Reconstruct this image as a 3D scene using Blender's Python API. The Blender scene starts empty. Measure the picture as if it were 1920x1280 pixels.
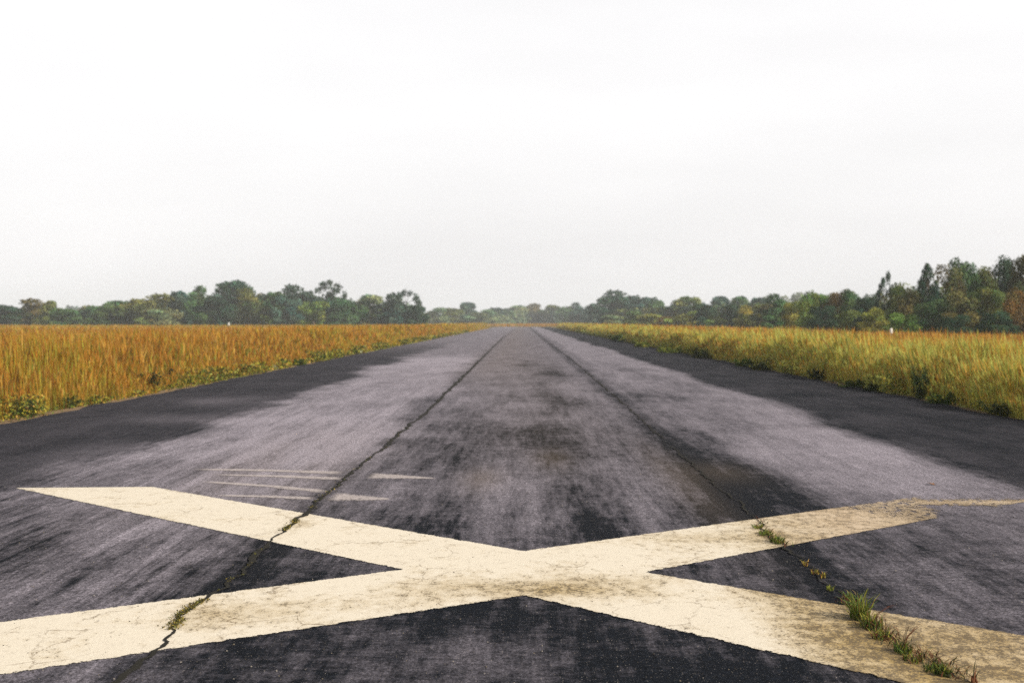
import bpy, math, random
import numpy as np
from mathutils import Vector

C = bpy.context.scene
COL = C.collection
R = math.radians
rng = np.random.default_rng(7)
random.seed(7)

# ------------------------------------------------------------------ camera, sky, sun, exposure
F, H, VX, VY = 2580.0, 1.55, 980.0, 603.0      # focal length (px of a 1920 wide frame), eye height, runway vanishing point
cd = bpy.data.cameras.new('camera')
cam = bpy.data.objects.new('camera', cd); COL.objects.link(cam)
cam.location = (0, 0, H); cam.rotation_euler = (R(90), 0, 0)
cd.sensor_fit = 'HORIZONTAL'; cd.sensor_width = 36.0
cd.lens = F / 1920 * 36
cd.shift_x = -(VX - 960) / 1920; cd.shift_y = -(640 - VY) / 1920
cd.clip_start = 0.1; cd.clip_end = 6000
cd.dof.use_dof = True; cd.dof.focus_distance = 7.6; cd.dof.aperture_fstop = 3.7
C.camera = cam

SUN_EL, SUN_AZ = 30.0, 116.0                   # azimuth clockwise from +Y (down the runway)
w = bpy.data.worlds.new('World'); C.world = w; w.use_nodes = True
wt = w.node_tree; wt.nodes.clear()
sky = wt.nodes.new('ShaderNodeTexSky'); sky.sky_type = 'NISHITA'; sky.sun_disc = False
sky.sun_elevation = R(SUN_EL); sky.sun_rotation = R(SUN_AZ)
sky.air_density = 1.0; sky.dust_density = 5.0; sky.ozone_density = 1.0
hs = wt.nodes.new('ShaderNodeHueSaturation'); hs.inputs['Saturation'].default_value = 0.25; hs.inputs['Value'].default_value = 0.4
bg = wt.nodes.new('ShaderNodeBackground'); bg.inputs['Strength'].default_value = 0.10
wo = wt.nodes.new('ShaderNodeOutputWorld')
# humid white air: the sky is brightest low down and thins out towards the zenith
tcw = wt.nodes.new('ShaderNodeTexCoord'); sx = wt.nodes.new('ShaderNodeSeparateXYZ'); mr = wt.nodes.new('ShaderNodeMapRange')
mr.interpolation_type = 'SMOOTHSTEP'
for k_, v_ in (('From Min', 0.22), ('From Max', 0.62), ('To Min', 7.65), ('To Max', 0.4)): mr.inputs[k_].default_value = v_
cc = wt.nodes.new('ShaderNodeCombineColor'); ad = wt.nodes.new('ShaderNodeMix'); ad.data_type = 'RGBA'; ad.blend_type = 'ADD'; ad.inputs[0].default_value = 1
tn = wt.nodes.new('ShaderNodeMix'); tn.data_type = 'RGBA'; tn.blend_type = 'MULTIPLY'; tn.inputs[0].default_value = 1; tn.inputs[7].default_value = (1.0, 0.985, 0.985, 1)
wt.links.new(tcw.outputs['Generated'], sx.inputs[0]); wt.links.new(sx.outputs['Z'], mr.inputs['Value'])
for k_ in range(3): wt.links.new(mr.outputs[0], cc.inputs[k_])
# barely visible layers in the overcast
cn = wt.nodes.new('ShaderNodeTexNoise'); cm = wt.nodes.new('ShaderNodeMapping'); cm.inputs['Scale'].default_value = (1.2, 1.2, 5.0)
cn.inputs['Scale'].default_value = 2.2; cn.inputs['Detail'].default_value = 5
cr_ = wt.nodes.new('ShaderNodeMapRange'); cr_.inputs['From Min'].default_value = 0.3; cr_.inputs['From Max'].default_value = 0.7
cr_.inputs['To Min'].default_value = 0.93; cr_.inputs['To Max'].default_value = 1.05
wt.links.new(tcw.outputs['Generated'], cm.inputs[0]); wt.links.new(cm.outputs[0], cn.inputs['Vector']); wt.links.new(cn.outputs['Fac'], cr_.inputs['Value'])
cx_ = wt.nodes.new('ShaderNodeVectorMath'); cx_.operation = 'SCALE'
wt.links.new(cc.outputs[0], cx_.inputs[0]); wt.links.new(cr_.outputs[0], cx_.inputs['Scale'])
wt.links.new(cx_.outputs[0], tn.inputs[6])
wt.links.new(sky.outputs[0], hs.inputs['Color']); wt.links.new(hs.outputs[0], ad.inputs[6]); wt.links.new(tn.outputs[2], ad.inputs[7])
wt.links.new(ad.outputs[2], bg.inputs[0]); wt.links.new(bg.outputs[0], wo.inputs[0])

sd = bpy.data.lights.new('sun', 'SUN'); sd.energy = 5.0; sd.angle = R(0.6); sd.color = (1.0, 0.90, 0.76)
sun = bpy.data.objects.new('sun', sd); COL.objects.link(sun)
sv = Vector((math.sin(R(SUN_AZ)) * math.cos(R(SUN_EL)), math.cos(R(SUN_AZ)) * math.cos(R(SUN_EL)), math.sin(R(SUN_EL))))
sun.rotation_euler = sv.to_track_quat('Z', 'Y').to_euler()
sun.location = (60, -20, 40)
C.view_settings.view_transform = 'Standard'; C.view_settings.look = 'None'
C.view_settings.exposure = 0.22; C.view_settings.gamma = 1.0
C.render.engine = 'CYCLES'
C.cycles.use_denoising = False
C.cycles.max_bounces = 6; C.cycles.diffuse_bounces = 3; C.cycles.volume_bounces = 2
C.cycles.transparent_max_bounces = 8

# ------------------------------------------------------------------ helpers
def G(px, py, z=0.0):
    d = F * (H - z) / (py - VY)
    return ((px - VX) / F * d, d, z)
def tag(o, label=None, cat=None, group=None, kind=None):
    if label: o['label'] = label
    if cat: o['category'] = cat
    if group: o['group'] = group
    if kind: o['kind'] = kind
    return o
def empty(name, loc, rz=0.0):
    o = bpy.data.objects.new(name, None); COL.objects.link(o)
    o.location = loc; o.rotation_euler = (0, 0, rz); o.empty_display_size = 0.2
    return o
def mesh_np(name, v, faces, mat, attrs=None, smooth=False):
    """v (n,3); faces: list of (m,k) int arrays; attrs: {name: array (n,) or (n,3)}"""
    me = bpy.data.meshes.new(name)
    v = np.asarray(v, np.float32)
    me.vertices.add(len(v)); me.vertices.foreach_set('co', v.ravel())
    idx = np.concatenate([np.asarray(f, np.int32).ravel() for f in faces])
    tot = np.concatenate([np.full(len(f), np.asarray(f).shape[1], np.int32) for f in faces])
    start = np.concatenate([[0], np.cumsum(tot)[:-1]]).astype(np.int32)
    me.loops.add(len(idx)); me.loops.foreach_set('vertex_index', idx)
    me.polygons.add(len(tot)); me.polygons.foreach_set('loop_start', start)
    me.update(calc_edges=True)
    if attrs:
        for k, a in attrs.items():
            a = np.asarray(a, np.float32)
            if a.ndim == 1:
                at = me.attributes.new(k, 'FLOAT', 'POINT'); at.data.foreach_set('value', a)
            else:
                at = me.attributes.new(k, 'FLOAT_COLOR', 'POINT')
                c = np.ones((len(a), 4), np.float32); c[:, :3] = a
                at.data.foreach_set('color', c.ravel())
    if smooth:
        me.polygons.foreach_set('use_smooth', np.ones(len(tot), bool))
    me.materials.append(mat)
    return me
def obj(name, me, parent=None, loc=None):
    o = bpy.data.objects.new(name, me); COL.objects.link(o)
    if parent: o.parent = parent
    if loc: o.location = loc
    return o
def hash2(ix, iy, s):
    h = (ix.astype(np.int64) * 374761393 + iy.astype(np.int64) * 668265263 + s * 974711) & 0x7fffffff
    h = ((h ^ (h >> 13)) * 1274126177) & 0x7fffffff
    return ((h ^ (h >> 16)) & 0xffff) / 65535.0
def vnoise(x, y, s=0):
    ix, iy = np.floor(x), np.floor(y); fx, fy = x - ix, y - iy
    fx = fx * fx * (3 - 2 * fx); fy = fy * fy * (3 - 2 * fy)
    a, b = hash2(ix, iy, s), hash2(ix + 1, iy, s); c, d = hash2(ix, iy + 1, s), hash2(ix + 1, iy + 1, s)
    return (a * (1 - fx) + b * fx) * (1 - fy) + (c * (1 - fx) + d * fx) * fy
def fbm(x, y, s=0, o=4):
    t, a, n = 0, 1.0, 0
    for k in range(o):
        t = t + a * vnoise(x * 2 ** k, y * 2 ** k, s + 17 * k); n += a; a *= 0.5
    return t / n
def sstep(a, b, x):
    t = np.clip((x - a) / (b - a), 0, 1); return t * t * (3 - 2 * t)

class NT:
    def __init__(self, name):
        self.m = bpy.data.materials.new(name); self.m.use_nodes = True
        self.t = self.m.node_tree; self.t.nodes.clear()
        self.out = self.t.nodes.new('ShaderNodeOutputMaterial')
    def n(self, typ, ins=None, **kw):
        nd = self.t.nodes.new(typ)
        for k, val in kw.items(): setattr(nd, k, val)
        for k, val in (ins or {}).items():
            if isinstance(val, bpy.types.NodeSocket): self.t.links.new(val, nd.inputs[k])
            else: nd.inputs[k].default_value = val
        return nd
    def math(self, op, a, b=0.0, clamp=False):
        return self.n('ShaderNodeMath', {0: a, 1: b}, operation=op, use_clamp=clamp).outputs[0]
    def noise(self, scale, mp=None, detail=4, rough=0.55, off=(0, 0, 0)):
        co = self.n('ShaderNodeTexCoord').outputs['Object']
        mpn = self.n('ShaderNodeMapping', {'Vector': co, 'Scale': mp or (1, 1, 1), 'Location': off})
        return self.n('ShaderNodeTexNoise', {'Vector': mpn.outputs[0], 'Scale': scale, 'Detail': detail, 'Roughness': rough}).outputs['Fac']
    def rng(self, v, a, b, c=0.0, d=1.0, smooth=True):
        return self.n('ShaderNodeMapRange', {'Value': v, 'From Min': a, 'From Max': b, 'To Min': c, 'To Max': d},
                      interpolation_type='SMOOTHSTEP' if smooth else 'LINEAR').outputs[0]
    def attr(self, name, what='Fac'):
        return self.n('ShaderNodeAttribute', attribute_name=name).outputs[what]
    def mix(self, f, a, b, blend='MIX'):
        nd = self.n('ShaderNodeMix', data_type='RGBA', blend_type=blend)
        for i, val in ((0, f), (6, a), (7, b)):
            if isinstance(val, bpy.types.NodeSocket): self.t.links.new(val, nd.inputs[i])
            elif i and len(val) == 3: nd.inputs[i].default_value = (*val, 1)
            else: nd.inputs[i].default_value = val
        return nd.outputs[2]
    def bsdf(self, color, rough=0.8, spec=0.3, normal=None):
        ins = {'Base Color': color if isinstance(color, bpy.types.NodeSocket) else (*color, 1), 'Roughness': rough, 'Specular IOR Level': spec}
        if normal is not None: ins['Normal'] = normal
        return self.n('ShaderNodeBsdfPrincipled', ins).outputs[0]
    def bump(self, h, strength, dist):
        return self.n('ShaderNodeBump', {'Height': h, 'Strength': strength, 'Distance': dist}).outputs[0]
    def surf(self, s):
        self.t.links.new(s, self.out.inputs['Surface']); return self.m

# ------------------------------------------------------------------ materials
def m_asphalt():
    t = NT('asphalt')
    wear, tan, calm = t.attr('wear'), t.attr('tan'), t.attr('calm')
    n1 = t.noise(1.0, (1.3, 0.30, 1), 7, 0.66)
    n2 = t.noise(1.0, (7.0, 0.42, 1), 7, 0.72, (5, 2, 0))
    n3 = t.noise(0.55, (1, 1, 1), 6, 0.6, (9, 1, 0))
    n4 = t.noise(6.0, (1, 0.7, 1), 4, 0.6, (3, 8, 0))
    n6 = t.noise(1.0, (5.0, 26.0, 1), 5, 0.72, (1, 4, 0))
    n5 = t.noise(1.0, (20.0, 1.8, 1), 5, 0.75, (2, 7, 0))
    dv = None
    for nz, am in ((n1, 0.85), (n2, None), (n3, 0.50), (n4, 0.55), (n5, None), (n6, 0.38)):
        q = t.math('MULTIPLY', t.math('SUBTRACT', nz, 0.5), am if am else t.math('MULTIPLY', t.attr('streak'), 1.5 if nz is n2 else 1.1))
        dv = q if dv is None else t.math('ADD', dv, q)
    f = t.math('ADD', wear, t.math('MULTIPLY', dv, t.math('SUBTRACT', 1.0, t.math('MULTIPLY', calm, 0.72))))
    f = t.rng(f, 0.0, 1.0, 0, 1, False)
    col = t.mix(f, (0.0060, 0.0078, 0.0120), (0.255, 0.236, 0.280))
    col = t.mix(t.math('MULTIPLY', tan, 0.55), col, (0.150, 0.115, 0.085))
    # aggregate
    g1 = t.noise(75, None, 2, 0.7)
    g2 = t.noise(210, None, 2, 0.7, (4, 4, 0))
    g0 = t.noise(26, (1.3, 0.8, 1), 4, 0.75, (6, 1, 0))
    sp = t.math('MULTIPLY', t.rng(g0, 0.3, 0.72, 0.35, 1.75, False), t.rng(g1, 0.3, 0.70, 0.25, 1.95, False))
    sp = t.math('MULTIPLY', sp, t.rng(g2, 0.28, 0.74, 0.45, 1.7, False))
    col = t.mix(1.0, col, t.n('ShaderNodeCombineColor', {0: sp, 1: sp, 2: sp}).outputs[0], 'MULTIPLY')
    co = t.n('ShaderNodeTexCoord').outputs['Object']
    vo = t.n('ShaderNodeTexVoronoi', {'Vector': co, 'Scale': 85.0, 'Randomness': 1.0})
    sepc = t.n('ShaderNodeSeparateColor', {0: vo.outputs['Color']})
    chip = t.math('MULTIPLY', t.rng(sepc.outputs[0], 0.62, 0.85), t.rng(vo.outputs['Distance'], 0.30, 0.18))
    chipc = t.mix(sepc.outputs[1], (0.20, 0.18, 0.18), (0.52, 0.46, 0.40))
    col = t.mix(t.math('MULTIPLY', chip, t.rng(g0, 0.42, 0.62, 0.08, 0.75)), col, chipc)
    hgt = t.math('ADD', t.math('MULTIPLY', g1, 0.6), t.math('MULTIPLY', g2, 0.5))
    return t.surf(t.bsdf(col, 0.95, 0.06, t.bump(hgt, 0.8, 0.005)))

def m_paint():
    t = NT('worn_cream_paint')
    dirt, cover, pale = t.attr('dirt'), t.attr('cover'), t.attr('pale')
    n1 = t.noise(1.0, (2.4, 1.6, 1), 7, 0.7)
    n2 = t.noise(14, (1, 0.6, 1), 5, 0.7, (2, 3, 0))
    n3 = t.noise(70, None, 3, 0.7, (8, 3, 0))
    n4 = t.noise(190, None, 2, 0.7, (1, 5, 0))
    f = t.math('ADD', dirt, t.math('MULTIPLY', t.math('SUBTRACT', n1, 0.5), 1.15))
    f = t.math('ADD', f, t.math('MULTIPLY', t.math('SUBTRACT', n2, 0.5), 0.9))
    f = t.rng(f, 0.10, 1.0, 0, 1, False)
    col = t.mix(f, (0.745, 0.685, 0.575), (0.47, 0.335, 0.125))
    col = t.mix(t.math('MULTIPLY', pale, 0.6), col, (0.50, 0.36, 0.25))
    gr = t.rng(n3, 0.3, 0.7, 0.72, 1.22, False)
    gr = t.math('MULTIPLY', gr, t.rng(n4, 0.3, 0.7, 0.75, 1.2, False))
    gr = t.math('ADD', t.math('MULTIPLY', gr, t.rng(f, 0, 0.6, 0.35, 1.0)), t.rng(f, 0, 0.6, 0.65, 0.0))
    col = t.mix(1.0, col, t.n('ShaderNodeCombineColor', {0: gr, 1: gr, 2: gr}).outputs[0], 'MULTIPLY')
    # dark pits where the aggregate shows through
    pit = t.math('ADD', t.math('MULTIPLY', n3, 0.7), t.math('MULTIPLY', n2, 0.45))
    pit = t.math('ADD', pit, t.math('MULTIPLY', f, 0.16))
    pitm = t.rng(pit, 0.675, 0.74)
    col = t.mix(t.math('MULTIPLY', pitm, 0.8), col, (0.075, 0.058, 0.042))
    # hairline cracks
    co = t.n('ShaderNodeTexCoord').outputs['Object']
    wv = t.n('ShaderNodeTexNoise', {'Vector': co, 'Scale': 5.0, 'Detail': 5.0, 'Roughness': 0.7}).outputs['Color']
    cw = t.n('ShaderNodeVectorMath', {0: co, 1: t.n('ShaderNodeVectorMath', {0: wv, 'Scale': 0.22}, operation='SCALE').outputs[0]}, operation='ADD').outputs[0]
    cw = t.n('ShaderNodeMapping', {'Vector': cw, 'Scale': (2.0, 1.2, 1)}).outputs[0]
    ed = t.n('ShaderNodeTexVoronoi', {'Vector': cw, 'Scale': 1.6}, feature='DISTANCE_TO_EDGE').outputs['Distance']
    hair = t.math('MULTIPLY', t.rng(ed, 0.016, 0.004), t.rng(n1, 0.44, 0.60))
    col = t.mix(t.math('MULTIPLY', hair, 0.75), col, (0.16, 0.11, 0.055))
    s = t.bsdf(col, 0.72, 0.3, t.bump(t.math('ADD', n3, n4), 0.5, 0.003))
    # coverage: edges and worn end
    e = t.math('ADD', cover, t.math('MULTIPLY', t.math('SUBTRACT', n2, 0.5), 2.2))
    e = t.math('ADD', e, t.math('MULTIPLY', t.math('SUBTRACT', n3, 0.5), 1.2))
    a = t.rng(e, 0.42, 0.58)
    tr = t.n('ShaderNodeBsdfTransparent').outputs[0]
    return t.surf(t.n('ShaderNodeMixShader', {0: a, 1: tr, 2: s}).outputs[0])

def m_scrape():
    t = NT('faint_paint_scrape')
    n = t.math('ADD', t.noise(25, (1, 0.6, 1), 5, 0.7), t.math('MULTIPLY', t.noise(130, None, 2, 0.7), 0.4))
    a = t.math('MULTIPLY', t.rng(n, 0.38, 0.78), t.math('MULTIPLY', t.attr('cover'), 0.8))
    s = t.bsdf((0.52, 0.47, 0.47), 0.9, 0.1)
    return t.surf(t.n('ShaderNodeMixShader', {0: a, 1: t.n('ShaderNodeBsdfTransparent').outputs[0], 2: s}).outputs[0])

def m_crack():
    t = NT('crack_filler')
    n = t.noise(40, None, 4, 0.7)
    a = t.attr('cover')
    col = t.mix(n, (0.012, 0.012, 0.010), (0.035, 0.033, 0.028))
    s = t.bsdf(col, 0.95, 0.1)
    e = t.math('ADD', a, t.math('MULTIPLY', t.math('SUBTRACT', t.noise(22, None, 4, 0.7), 0.5), 1.6))
    return t.surf(t.n('ShaderNodeMixShader', {0: t.rng(e, 0.42, 0.55), 1: t.n('ShaderNodeBsdfTransparent').outputs[0], 2: s}).outputs[0])

def m_soil():
    t = NT('field_soil')
    n = t.noise(0.25, None, 8, 0.65); n2 = t.noise(9, None, 5, 0.7)
    col = t.mix(n, (0.10, 0.07, 0.03), (0.09, 0.095, 0.03))
    col = t.mix(t.math('MULTIPLY', n2, 0.5), col, (0.05, 0.035, 0.02))
    return t.surf(t.bsdf(col, 0.95, 0.1, t.bump(n2, 0.6, 0.03)))
def m_edge():
    t = NT('sandy_edge')
    n = t.noise(3, None, 8, 0.7); n2 = t.noise(60, None, 3, 0.7)
    col = t.mix(n, (0.33, 0.23, 0.15), (0.15, 0.11, 0.06))
    col = t.mix(t.rng(n2, 0.5, 0.7, 0, 0.6), col, (0.06, 0.05, 0.04))
    return t.surf(t.bsdf(col, 0.95, 0.1, t.bump(n2, 0.6, 0.01)))
def m_leafy(name, trans=0.3, use_obj=False, spec=0.2):
    t = NT(name)
    col = t.attr('col', 'Color')
    if use_obj:
        col = t.mix(1.0, col, t.n('ShaderNodeObjectInfo').outputs['Color'], 'MULTIPLY')
    s = t.bsdf(col, 0.75, spec)
    tl = t.n('ShaderNodeBsdfTranslucent', {'Color': col}).outputs[0]
    return t.surf(t.n('ShaderNodeMixShader', {0: trans, 1: s, 2: tl}).outputs[0])
def m_plain(name, c1, c2, scale, rough=0.8):
    t = NT(name)
    n = t.noise(scale, None, 5, 0.65)
    return t.surf(t.bsdf(t.mix(n, c1, c2), rough, 0.3, t.bump(n, 0.3, 0.01)))
M_ASPH, M_PAINT, M_SCRAPE, M_CRACK, M_SOIL, M_EDGE = m_asphalt(), m_paint(), m_scrape(), m_crack(), m_soil(), m_edge()
M_GRASS = m_leafy('dry_grass', 0.5)
M_WEED = m_leafy('green_weed', 0.30)
M_TREE = m_leafy('tree_leaves', 0.22, True, 0.1)
M_BARK = m_plain('bark', (0.05, 0.04, 0.03), (0.13, 0.105, 0.08), 6)
M_WHITE = m_plain('white_marker_paint', (0.80, 0.79, 0.77), (0.62, 0.60, 0.57), 9, 0.5)
M_STEEL = m_plain('galvanised_steel', (0.30, 0.30, 0.30), (0.20, 0.20, 0.21), 20, 0.5)
M_DEAD = m_plain('dead_leaf', (0.30, 0.14, 0.04), (0.18, 0.08, 0.03), 60, 0.8)

# ------------------------------------------------------------------ ground, runway
HALF = 7.9
Y_END = 430.0
def strip_grid(x0, x1, nx, ys, z):
    xs = np.linspace(x0, x1, nx)
    X, Y = np.meshgrid(xs, ys); v = np.stack([X.ravel(), Y.ravel(), np.full(X.size, z)], 1)
    ny = len(ys); i = np.arange(nx * (ny - 1)).reshape(ny - 1, nx)[:, :-1].ravel()
    f = np.stack([i, i + 1, i + nx + 1, i + nx], 1)
    return v, f
v = np.array([(-700, -90, -0.05), (700, -90, -0.05), (700, 1060, -0.05), (-700, 1060, -0.05)], float)
tag(obj('ground', mesh_np('ground', v, [np.array([[0, 1, 2, 3]])], M_SOIL)), kind='structure')

ys = np.concatenate([np.linspace(-30, 4, 30), 4.1 * 1.012 ** np.arange(0, 390)])
ys = ys[ys < Y_END]; ys = np.append(ys, Y_END)
v, f = strip_grid(-HALF, HALF, 200, ys, 0.0)
# worn patches in metres: x, y, sx, sy, amplitude
x, y = v[:, 0].copy(), v[:, 1].copy()
ld = np.log(np.clip(y, 3, None))
wear = 0.29 + 0.0 * x
def blob(x0, y0, sx, sy, a, skew=0.0):
    global wear
    dx = (x - x0 - skew * (y - y0)) / sx; dy = (y - y0) / sy
    wear = wear + a * np.exp(-(dx * dx + dy * dy))
def band(xa, xb, soft, ya, yb, sy, a):
    global wear
    wear = wear + a * sstep(xa - soft, xa + soft, x) * (1 - sstep(xb - soft, xb + soft, x)) * sstep(ya - sy, ya + sy, y) * (1 - sstep(yb - sy * 2, yb + sy * 2, y))
wob = (fbm(x * 0.6, y * 0.12, 3) - 0.5)
wob2 = (fbm(x * 0.55 + 7, y * 0.45, 13, 5) - 0.5) * (x < 0)
xo = x.copy(); x = x + wob * np.where(x < 0, 1.6, 1.0) + wob2 * 1.4
band(-9, -4.7, 0.35, -40, 85, 16, -0.20)        # dark outer strip, left
band(4.75, 9, 0.18, -40, 900, 12, -0.24)        # dark outer strip, right
band(-4.6, -1.75, 0.35, 15.5, 60, 3, 0.46)      # pale lane left of the joint
band(-4.9, -1.75, 0.5, 50, 900, 12, 0.24)
band(-9, -4.7, 0.8, 90, 900, 40, 0.22)
band(2.6, 4.7, 0.25, 11.6, 900, 1.0, 0.33)      # pale lane right of the joint
band(1.85, 2.7, 0.3, 22, 900, 5, 0.13)
band(-1.7, 1.8, 0.2, 22, 900, 6, 0.17)          # middle lane greyer with distance
blob(2.5, 13.4, 0.55, 1.7, -0.40); blob(2.2, 16, 0.4, 2.2, -0.22); blob(1.9, 11.3, 0.9, 1.0, -0.15)
blob(3.2, 21, 0.5, 3, -0.25); blob(2.9, 28, 0.7, 4, -0.30); blob(4.0, 34, 0.5, 6, -0.2); blob(3.3, 45, 0.4, 8, -0.22)
blob(3.9, 16, 0.9, 4, 0.16)
blob(-3.4, 13.4, 1.2, 1.6, 0.16); blob(-2.6, 15.2, 0.75, 4.5, 0.34); blob(-4.7, 16.3, 0.9, 1.2, 0.20)
blob(-5.9, 27, 0.9, 1.5, 0.22); blob(-5.2, 22, 1.2, 1.0, 0.14)
band(-1.7, 1.8, 0.3, 9.5, 20, 2, -0.09); blob(-1.0, 13.0, 0.5, 2.2, 0.14); blob(0.1, 13.4, 0.7, 2.6, 0.22); blob(0.15, 10.6, 0.35, 0.9, 0.20)
blob(-0.7, 10.6, 0.7, 1.0, -0.12); blob(0.8, 10.3, 0.8, 0.8, -0.12); blob(0.35, 18.5, 0.5, 2.2, -0.20)
blob(0.65, 27, 0.45, 3, -0.36); blob(0.95, 41, 0.4, 5, -0.34); blob(0.35, 50, 0.4, 5, -0.25); blob(0.25, 33, 0.3, 3, -0.2); blob(1.2, 33, 0.3, 4, 0.15); blob(0.9, 22, 0.3, 2, 0.16); blob(1.2, 15, 0.4, 3, 0.10)
blob(-2.9, 9.0, 0.35, 2.4, 0.16, 0.05); blob(-3.6, 8.7, 0.25, 2.4, 0.18, 0.05); blob(-4.3, 10, 0.5, 1.2, -0.14); blob(-2.2, 8.4, 0.3, 2, 0.10)
band(-1.7, 1.8, 0.3, -10, 9.6, .7, -0.15); band(-1.6, 1.7, 0.4, -10, 7.6, .3, -0.08)
x = xo + wob * 0.3
band(-2.98, -2.74, 0.06, -10, 11.2, .6, 0.26); band(-2.54, -2.33, 0.05, -10, 10.8, .6, 0.26); band(-3.75, -3.25, 0.12, -10, 11, .8, -0.14); band(-2.2, -2.08, 0.04, 7, 14, .8, 0.12)
band(-3.25, -3.1, 0.05, 12, 22, 2, 0.22); band(-2.75, -2.6, 0.05, 11.5, 24, 2, 0.20); band(-2.3, -2.15, 0.05, 13, 30, 2, 0.16); band(-3.75, -3.55, 0.06, 13, 26, 2, 0.15)
band(-0.95, -0.8, 0.05, 10, 16, 1, 0.14); band(-0.6, -0.48, 0.04, 10, 15, 1, 0.12); band(-1.35, -1.2, 0.05, 10.5, 18, 1, 0.10); band(0.95, 1.1, 0.04, 10, 15, 1, 0.12)
x = xo + wob * np.where(xo < 0, 1.6, 1.0) + wob2 * 1.4
blob(-3, 8.6, 1.6, 2, -0.16); blob(2.6, 8.6, 1.6, 1.6, -0.06); blob(3.6, 8.8, 0.7, 1.2, 0.10); blob(-0.3, 6.3, 0.7, 0.5, 0.12); blob(0.9, 6.0, 0.5, 0.5, -0.05)
x = xo
wear = wear + 0.10 * np.cos((x + 1.4) * 5.0) * np.exp(-((x) / 1.5) ** 2) * (y > 9) * np.exp(-((y - 14) / 9) ** 2)
band(-1.95, -1.62, 0.08, -40, 900, 12, -0.10); band(1.70, 2.06, 0.08, 9.5, 900, 2, -0.22); band(1.66, 1.98, 0.08, -40, 12, 2, -0.10)
tan = 0.55 * np.exp(-((x + 2.6) / 0.9) ** 2 - ((y - 15.5) / 5) ** 2) * fbm(x * 2, y * .3, 11)
tan += 0.35 * np.exp(-((x + 1.1) / 1.0) ** 2) * sstep(25, 50, y) + 0.18 * np.exp(-((x - 0.3) / 1.2) ** 2) * sstep(9, 20, y)
tan += 0.4 * np.exp(-((x - 0.33) / 0.22) ** 2 - ((y - 15.6) / 1.2) ** 2) + 0.5 * np.exp(-((x + 0.4) / 0.2) ** 2 - ((y - 13.6) / 1.0) ** 2)
tan += 0.4 * np.exp(-((x - 1.55) / 0.22) ** 2 - ((y - 13.5) / 3.5) ** 2) + 0.35 * np.exp(-((x - 2.05) / 0.35) ** 2 - ((y - 14.2) / 1.0) ** 2)
# a slightly ragged outer edge
edge = np.abs(v[:, 0]) > HALF - 0.01
v[edge, 0] += np.sign(v[edge, 0]) * (fbm(v[edge, 1] * 0.7, v[edge, 0], 5) - 0.5) * 0.45
streak = 0.35 + 0.65 * sstep(-1.6, -2.2, x) * sstep(-5.5, -4.6, x) * sstep(45, 18, y) + 0.35 * sstep(7.5, 9.5, y) * sstep(40, 18, y) * (np.abs(x) < 1.8) + 0.2 * (np.abs(x - 3.4) < 1.4)
calm = np.maximum(sstep(-4.6, -5.2, x + wob * np.where(x < 0, 1.6, 1.0) + wob2 * 1.4), sstep(4.7, 5.1, x + wob * .7)) * (1 - 0.5 * sstep(60, 140, y))
tag(obj('runway', mesh_np('runway', v, [f], M_ASPH, {'calm': calm, 'streak': streak, 'wear': wear, 'tan': np.clip(tan, 0, 1)})), kind='structure')
for s in (-1, 1):   # thin bare verge between asphalt and grass
    ve, fe = strip_grid(HALF - 0.6, HALF + 0.42, 3, ys, -0.022)
    if s < 0: ve[:, 0] *= -1; fe = fe[:, ::-1]
    ou = np.abs(ve[:, 0]) > HALF + 0.3
    ve[ou, 0] += s * (fbm(ve[ou, 1] * 0.5, ve[ou, 0], 8) - 0.5) * 0.4
    tag(obj('verge', mesh_np('verge', ve, [fe], M_EDGE)), kind='structure')

# ------------------------------------------------------------------ painted cross
def P2(px, py): return np.array(G(px, py)[:2])
N_, S_, W_, E_ = P2(981, 1033), P2(983, 1117), P2(752, 1068), P2(1212, 1073)
def bil(a, b, c, d, nu, nv):
    u, t = np.meshgrid(np.linspace(0, 1, nu), np.linspace(0, 1, nv))
    p = (a[None, None] * ((1 - u) * (1 - t))[..., None] + b[None, None] * (u * (1 - t))[..., None]
         + c[None, None] * (u * t)[..., None] + d[None, None] * ((1 - u) * t)[..., None])
    i = np.arange(nu * (nv - 1)).reshape(nv - 1, nu)[:, :-1].ravel()
    return p.reshape(-1, 2), np.stack([i, i + 1, i + nu + 1, i + nu], 1), np.minimum(u, 1 - u).ravel()
def ext(a, b, k): return a + (b - a) * k
quads = [(W_, N_, E_, S_, 50, 50),
         (W_, N_, P2(288, 913), P2(28, 915), 40, 160),
         (N_, E_, ext(E_, P2(1767, 970), 2.05), ext(N_, P2(1640, 942), 2.1), 40, 160),
         (S_, W_, ext(W_, P2(0, 1166), 1.35), ext(S_, P2(0, 1266), 1.6), 40, 140),
         (E_, S_, ext(S_, P2(1690, 1280), 1.7), ext(E_, P2(1920, 1191), 1.45), 40, 140)]
V, FF, EU, nb = [], [], [], 0
for k, q in enumerate(quads):
    p, fq, eu = bil(*q)
    cr = np.cross(p[fq[0][1]] - p[fq[0][0]], p[fq[0][2]] - p[fq[0][0]])
    if cr < 0: fq = fq[:, ::-1]
    V.append(p); FF.append(fq + nb); nb += len(p); EU.append(np.ones(len(p)) if k == 0 else eu * 2)
p = np.concatenate(V); EU = np.concatenate(EU)
x, y = p[:, 0], p[:, 1]
dirt = 0.06 + 0.0 * x
def db(px, py, sx, sy, a):
    global dirt
    g = G(px, py); dirt = dirt + a * np.exp(-((x - g[0]) / sx) ** 2 - ((y - g[1]) / sy) ** 2)
db(970, 1104, 0.6, 0.24, 0.36); db(820, 1100, 0.3, 0.22, 0.25); db(1100, 1105, 0.5, 0.5, 0.45)
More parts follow.
